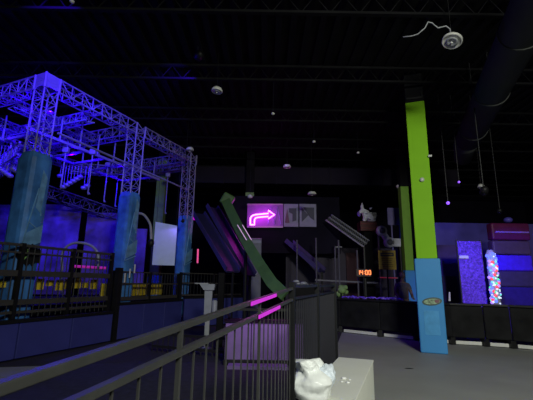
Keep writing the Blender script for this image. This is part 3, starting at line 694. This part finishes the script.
MB().beam((C0.x, C0.y, .12), (C1.x, C1.y, .12), .03, .03).build('bottom_rail', m_rb, pt)
for k in range(1, 32):
    q = lerp(C0, C1, k/32); MB().box((q.x, q.y, .7), (.014, .014, 1.13), math.atan2(C1.y-C0.y, C1.x-C0.x)).build('baluster', m_rb2, pt)
# magenta light caught on the rails, put in as thin glowing strips
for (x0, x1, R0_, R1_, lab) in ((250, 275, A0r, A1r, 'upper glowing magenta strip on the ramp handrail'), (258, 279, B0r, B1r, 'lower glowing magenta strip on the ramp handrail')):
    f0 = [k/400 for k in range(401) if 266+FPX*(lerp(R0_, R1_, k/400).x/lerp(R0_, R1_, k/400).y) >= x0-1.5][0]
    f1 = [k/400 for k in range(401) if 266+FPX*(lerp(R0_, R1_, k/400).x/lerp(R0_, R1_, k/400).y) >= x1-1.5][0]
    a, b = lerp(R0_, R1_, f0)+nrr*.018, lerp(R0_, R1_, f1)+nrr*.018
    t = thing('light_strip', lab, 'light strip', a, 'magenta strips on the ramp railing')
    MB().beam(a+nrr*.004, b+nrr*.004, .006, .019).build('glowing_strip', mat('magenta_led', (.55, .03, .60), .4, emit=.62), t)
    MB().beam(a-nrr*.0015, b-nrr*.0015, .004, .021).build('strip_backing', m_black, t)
# lilac-lit low block and its bench behind the railing
a = P(262, 362, 6.6)
blk = thing('low_wall', 'low white panelled wall lit magenta, seen through the ramp balusters', 'low wall', (-.25, 6.9, 0))
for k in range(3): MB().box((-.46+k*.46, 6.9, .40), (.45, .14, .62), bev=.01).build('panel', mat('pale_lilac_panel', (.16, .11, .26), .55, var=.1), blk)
MB().box((0, 6.88, .74), (1.42, .2, .05)).build('cap', m_black, blk)
MB().box((0, 6.84, .05), (1.40, .12, .1)).build('plinth', m_black, blk)
MB().box((-.1, 6.62, .03), (1.0, .25, .06)).build('step_ledge', mat('pale_lilac_panel', (.16, .11, .26)), blk)
l_ = area('magenta_wash', (0, 6.3, .92), (0, 6.9, .30), (1.2, .05), 3.0, (.7, .1, 1.0))
MB().box((0, 6.28, .97), (1.3, .05, .04)).build('lamp_bar', m_black, blk)
for s in (-.72, .5): MB().beam((s+.1, 6.29, .97), (s+.1, 6.86, .76), .03, .03).build('lamp_bracket', m_black, blk)
# low dark bench with small pickets further left
a, b = G(152, 352, .0), G(236, 360, .0)
t = thing('low_barrier', 'knee-high black barrier with tiny bars between the railing and navy wall', 'barrier', (a+b)/2)
for z in (.12, .36): MB().beam(a+V((0, 0, z)), b+V((0, 0, z)), .05, .05).build('rail', m_rb, t)
for k in range(16): q = lerp(a, b, k/15); MB().box(q+V((0, 0, .19)), (.02, .02, .36)).build('bar', m_rb, t)
# ------------------------------------------------ white dispenser stand
q = G(206, 349, 0); Yq = q.y
t = thing('dispenser_stand', 'slim white pedestal dispenser with tray in front of the navy wall', 'dispenser', q)
z = lambda y: P(206, y, Yq).z
MB().lathe([(.17, 0), (.17, .02), (.05, .04)], q, 20).build('base', m_grey, t, True)
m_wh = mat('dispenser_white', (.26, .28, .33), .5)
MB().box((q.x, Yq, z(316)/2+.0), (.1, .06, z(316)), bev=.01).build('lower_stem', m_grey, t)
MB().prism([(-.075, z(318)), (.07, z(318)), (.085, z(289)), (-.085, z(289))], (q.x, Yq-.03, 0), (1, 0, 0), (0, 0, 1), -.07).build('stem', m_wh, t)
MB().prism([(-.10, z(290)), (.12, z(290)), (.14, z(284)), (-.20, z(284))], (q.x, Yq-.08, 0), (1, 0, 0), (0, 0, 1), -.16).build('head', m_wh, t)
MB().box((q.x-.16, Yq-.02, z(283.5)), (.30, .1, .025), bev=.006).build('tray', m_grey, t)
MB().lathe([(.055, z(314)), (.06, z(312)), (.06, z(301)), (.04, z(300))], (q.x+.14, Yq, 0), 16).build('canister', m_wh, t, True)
# dark case beside it
MB_ = MB().box((q.x+.24, Yq+.28, .81), (.14, .2, 1.6), bev=.02)
tag(MB_.build('speaker_tower', m_ceil), 'slim black speaker tower just right of the white dispenser', 'speaker')
# ------------------------------------------------ lumpy green foam shape and pale crumpled thing
t = thing('foam_shape', 'lumpy lime green foam shape beyond the end of the dark railing', 'foam shape', G(342, 332, 0)+V((0, .8, 0)))
Yg = t.location.y
m_gf = mat('lime_foam', (.22, .36, .12), .6, var=.35, scale=9)
for i, (x, y, r) in enumerate(((342, 290, .13), (345, 287.5, .09), (339.5, 294, .12), (346, 292, .08), (341, 287, .08), (337, 296, .07))):
    MB().sph(P(x, y, Yg+.05*i), r, (1.1, .8, .9), 10).build('lobe', m_gf, t, True)
q = P(341, 292, Yg); MB().tube([(q.x, Yg+.05, 0), (q.x, Yg+.05, q.z)], .05, 8).build('stalk', m_black, t)
t = thing('crumpled_cover', 'pale crumpled cover heaped beyond the top of the railing corner', 'cover', P(304, 286, 8.2))
b = MB(); q = P(304, 283, 8.2)
for k in range(7): b.sph(q+V((-.17+k*.055, .05*sin(k*2), .03*cos(k*1.9)-.01*k)), .055+.012*sin(k*3), (1.3, 1, .6), 8)
b.build('fabric', mat('pale_cloth', (.22, .23, .28), .6, var=.6, scale=14), t, True)
MB().box((q.x, 8.2, (q.z-.06)/2), (.5, .3, q.z-.08), bev=.03).build('crate', m_ceil, t)
# ------------------------------------------------ person behind the barrier
pb_ = V((P(402, 275, 11.6).x, 11.6, 0)); px_, py_ = pb_.x, pb_.y
t = thing('person', 'person in pale top and grey trousers standing behind the barrier left of the columns', 'person', pb_)
m_skin = mat('skin', (.14, .09, .08), .6)
def q(x, y, z): return V((px_+x, py_+y, z))
pp = [q(0, 0, .95), q(0, 0, 1.15), q(0, 0, 1.38), q(0, 0, 1.50), q(-.17, 0, 1.40), q(-.24, -.03, 1.13), q(-.17, -.22, 1.0), q(.17, 0, 1.40), q(.25, -.02, 1.14), q(.2, -.22, 1.02),
      q(-.09, 0, .86), q(-.11, -.02, .48), q(-.12, .02, .07), q(-.12, -.13, .045), q(.09, 0, .86), q(.12, .0, .48), q(.13, .03, .07), q(.14, -.12, .045), q(0, -.02, 1.62)]
body = skin('body', pp, [(.15, .11), (.135, .10), (.16, .11), .055, .06, .045, .034, .06, .045, .034, .085, .06, .042, .035, .085, .06, .042, .035, .06],
     [(0, 1), (1, 2), (2, 3), (2, 4), (4, 5), (5, 6), (2, 7), (7, 8), (8, 9), (0, 10), (10, 11), (11, 12), (12, 13), (0, 14), (14, 15), (15, 16), (16, 17), (3, 18)], m_skin, t)
skin('shirt', [pp[1], pp[2], q(0, 0, 1.45), pp[4], lerp(pp[4], pp[5], .6), pp[7], lerp(pp[7], pp[8], .6), q(0, 0, .98)], [(.15, .12), (.175, .125), .075, .075, .06, .075, .06, (.165, .125)], [(0, 1), (1, 2), (1, 3), (3, 4), (1, 5), (5, 6), (0, 7)], mat('pale_shirt', (.09, .075, .10), .7, var=.3), t)
skin('trousers', [q(0, 0, .95), pp[10], pp[11], q(-.12, .02, .12), pp[14], pp[15], q(.13, .03, .12)], [(.16, .12), .1, .075, .06, .1, .075, .06], [(0, 1), (1, 2), (2, 3), (0, 4), (4, 5), (5, 6)], mat('grey_trousers', (.14, .14, .18), .7), t)
hd = MB().sph(q(0, -.02, 1.68), .1, (.78, .92, 1.15), 16); hd.sph(q(0, -.115, 1.665), .018, (1, 1.2, 1.4), 8)
for s in (-1, 1): hd.sph(q(s*.08, -.01, 1.67), .022, (.5, 1, 1.4), 8)
hd.build('head', m_skin, t, True)
for s in (-1, 1): MB().sph(q(s*.03, -.105, 1.69), .011, seg=6).build('eye', m_ink, t, True)
MB().box(q(0, -.11, 1.625), (.04, .012, .008)).build('mouth', mat('lips', (.12, .03, .03), .6), t)
MB().sph(q(0, .01, 1.72), .1, (.85, .95, .95), 14).build('hair', mat('brown_hair', (.05, .03, .02), .7), t, True)
for s, w0 in ((-1, q(-.17, -.22, 1.0)), (1, q(.2, -.22, 1.02))):
    for f in range(4): MB().tube([w0+V((-.024+f*.016, -.02, 0)), w0+V((-.026+f*.017, -.07, -.012)), w0+V((-.022+f*.015, -.10+.006*abs(f-1), -.04))], [.011, .009, .007], 6).build('finger', m_skin, t, True)
    MB().tube([w0+V((-s*.03, 0, .0)), w0+V((-s*.05, -.04, .01)), w0+V((-s*.045, -.065, 0))], [.012, .010, .008], 6).build('thumb', m_skin, t, True)
# ------------------------------------------------ cream bench box and plastic bag
HB = .5
k0, k1 = G(340, 356, HB), G(373, 360, HB)
dd = V((sin(math.radians(20)), cos(math.radians(20)), 0))
c1 = G(355, 400, HB)
dd = (k1-c1).normalized(); ex = V((dd.y, -dd.x, 0)); wd = (k1-k0).dot(ex); Lb = 1.85
cen = k1-ex*wd/2-dd*Lb/2
bx = thing('bench_box', 'plain cream rectangular bench box with the plastic bag on it', 'bench', V((cen.x, cen.y, 0)))
Mz = math.atan2(dd.y, dd.x)-PI/2
MB().box((cen.x, cen.y, HB/2+.01), (wd, Lb, HB-.03), Mz, bev=.006).build('body', m_box, bx)
MB().box((cen.x, cen.y, HB-.012), (wd+.012, Lb+.012, .024), Mz, bev=.004).build('top_panel', m_box, bx)
for x, y, s in ((344, 379, .018), (348, 383, .012), (342, 382, .010), (350, 380, .008)):
    g = G(x, y, HB); tag(MB().sph(g+V((0, 0, s*.5)), s, (1.5, 1, .6), 8).build('white_scrap', mat('scrap_white', (.85, .85, .85), .4), smooth=True), {344: 'largest white scrap on the cream box beside the bag', 348: 'white scrap on the cream box farthest right', 342: 'white scrap tucked against the bag', 350: 'tiny white crumb on the cream box'}[x], 'scrap', 'white scraps on the bench box')
# bag
from mathutils import noise
bc = G(313, 399, HB); 
b = MB(); NR, NS = 30, 44; rings = []
rot = 0
for i in range(NR+1):
    h = i/NR; z = h*.275
    rr = (.125+.035*sin(min(1, h*1.7)*PI*.55))*(1-.62*max(0, h-.5)/.5) if h > 0 else .09
    if h > .85: rr *= 1+.18*(h-.85)/.15
    rg = []
    for k in range(NS):
        a = 2*PI*k/NS
        nn = noise.noise(V((cos(a)*1.4, sin(a)*1.4, h*2.4)))*.05+abs(noise.noise(V((cos(a)*3, sin(a)*3, h*4+3))))*.022+noise.noise(V((cos(a)*8, sin(a)*8, h*9)))*.012
        r_ = rr+nn*(.4+h)
        zz = z+(.014*sin(a*2+1)+.012*sin(a*5))*h**4
        rg.append(b.bm.verts.new(bc+V((r_*cos(a)*1.05-.045*max(0, h-.3), r_*sin(a), zz+.003))))
    rings.append(rg)
for A, B in zip(rings, rings[1:]):
    for k in range(NS): b.bm.faces.new((A[k], A[(k+1) % NS], B[(k+1) % NS], B[k]))
b.bm.faces.new(rings[0][::-1])
tip = b.bm.verts.new(bc+V((-.03, 0, .295)))
for k in range(NS): b.bm.faces.new((rings[-1][k], rings[-1][(k+1) % NS], tip))
m_bag = mat('white_film', (.90, .92, .90), .4, var=.04, scale=16, bump=.25, bscale=22)
bt = thing('plastic_bag', 'full crumpled white plastic bag on the near end of the cream box', 'bag', bc)
b.build('bag_body', m_bag, bt, True)
b = MB(); cc2 = bc+V((.115, .0, .175))
for i in range(13):
    pass
q_ = bmesh.ops.create_icosphere(b.bm, subdivisions=4, radius=.085)
for v_ in q_['verts']:
    n_ = v_.co.normalized(); v_.co = n_*(.074+.022*noise.noise(n_*1.8)+.008*abs(noise.noise(n_*5))); v_.co.z *= 1.15
    v_.co += cc2
b.build('bag_knot', mat('white_film_blue', (.75, .82, .90), .4, var=.05, scale=16, bump=.25, bscale=22), bt, True)
hb = MB(); p1 = bc+V((-.11, -.03, .245))
hb.tube([p1, p1+V((.02, -.01, .03)), p1+V((.07, -.01, .036)), p1+V((.12, .0, .028)), p1+V((.135, .02, -.01))], [.02, .018, .022, .016, .012], 8)
hb.build('bag_handle', m_bag, bt, True)
# floor mark
fm = G(409, 368.5, .0)
tag(MB().prism([(.07*cos(2*PI*k/14)*(1+.2*sin(3*k)), .035*sin(2*PI*k/14)) for k in range(14)], fm+V((0, 0, .0005)), (1, 0, 0), (0, 1, 0), .002).build('floor_outlet', m_black), 'small dark oval cover set in the floor before the column', 'floor cover')
# ------------------------------------------------ violet lights in the truss frame
for nm, lc, tg_, pw_, an_, lb in (('a', (-3.0, 4.4, 6.2), L1+V((0, 0, H-.1)), 1300, 40, 'violet spotlight under the ceiling aimed at the nearest truss corner'), ('b', (-1.6, 7.4, 6.3), lerp(L2, L3, .0)+V((0, 0, H)), 300, 60, 'violet spotlight under the ceiling aimed at the long truss beam')):
    pc_ = V(lc); t = thing('spotlight', lb, 'spotlight', pc_, 'violet spotlights'); d_ = (V(tg_)-pc_).normalized(); M_ = d_.to_track_quat('Z', 'Y').to_matrix()
    MB().lathe([(.05, -.2), (.09, -.15), (.1, 0), (.09, 0), (.08, -.03)], pc_, 16, M_).build('can', m_black, t, True)
    MB().tube([pc_+V((0, 0, .08)), (pc_.x, pc_.y, ZC)], .012, 6).build('hanger_rod', m_black, t)
    spot('violet_beam', pc_+d_*.02, tg_, pw_, (.05, .0, 1), an_)
def wash(loc, power, label, tgt=None, s=.09):
    t = thing('wash_light', label, 'stage light', loc, 'violet wash lights in the truss frame')
    loc = V(loc)
    MB().lathe([(s*.6, .16), (s, .1), (s, .0), (s*.9, 0), (s*.7, .05)], loc, 16).build('can', m_black, t, True)
    MB().lathe([(s*.2, .045), (s*.75, .045), (s*.3, .03)], loc, 16).build('lens', mat('violet_lens_w', (.3, .1, 1), .3, emit=2), t, True)
    point('violet_wash', loc-V((0, 0, .06)), power, UV, .06)
wash(L1+u*.45+v*.45+V((0, 0, H-.4)), 90, 'violet wash light just inside the nearest truss corner')
wash(L1+v*2.6+u*.5+V((0, 0, H-.6)), 110, 'violet wash light on the left arm of the truss frame')
wash(lerp(L1, L2, .75)+v*1.6+V((0, 0, H-.75)), 60, 'violet wash light in the middle bay near the second leg')
wash(lerp(L2, L3, .55)+v*1.9+V((0, 0, H-.9)), 35, 'violet wash light in the far bay')
par(60, 200, 11.2, (-7.7, 12.9, 2.6), 55, 'violet spotlight aimed at the left backdrop panels', col=UV, ang=62, s=.07)
par(138, 208, 12.4, (-4.8, 13.8, 2.0), 25, 'violet spotlight aimed at the narrow backdrop panel', col=UV, ang=60, s=.06)
par(14, 196, 10.6, (-8.6, 12.6, 2.4), 60, 'violet spotlight at the left edge beside the near pad', col=UV, ang=70, s=.06)
par(182, 222, 11.2, P(165, 243, 11.4), 9, 'small violet spotlight beside the white notice', col=(.35, .2, 1), ang=70, s=.05)
spot('violet_beam', (2.5, 9.8, 5.0), (3.0, 11.2, 1.0), 70, UVB, 60)
spot('violet_beam', (6.5, 12.2, 5.2), (8.0, 15.5, 1.8), 110, UVB, 95)
spot('violet_beam', (.2, 11.0, 5.6), (.6, 14.8, 3.0), 25, (.3, .12, 1), 80)
spot('violet_beam', (-4.0, 8.0, 6.0), (-3.4, 10.0, .5), 60, UVB, 100)
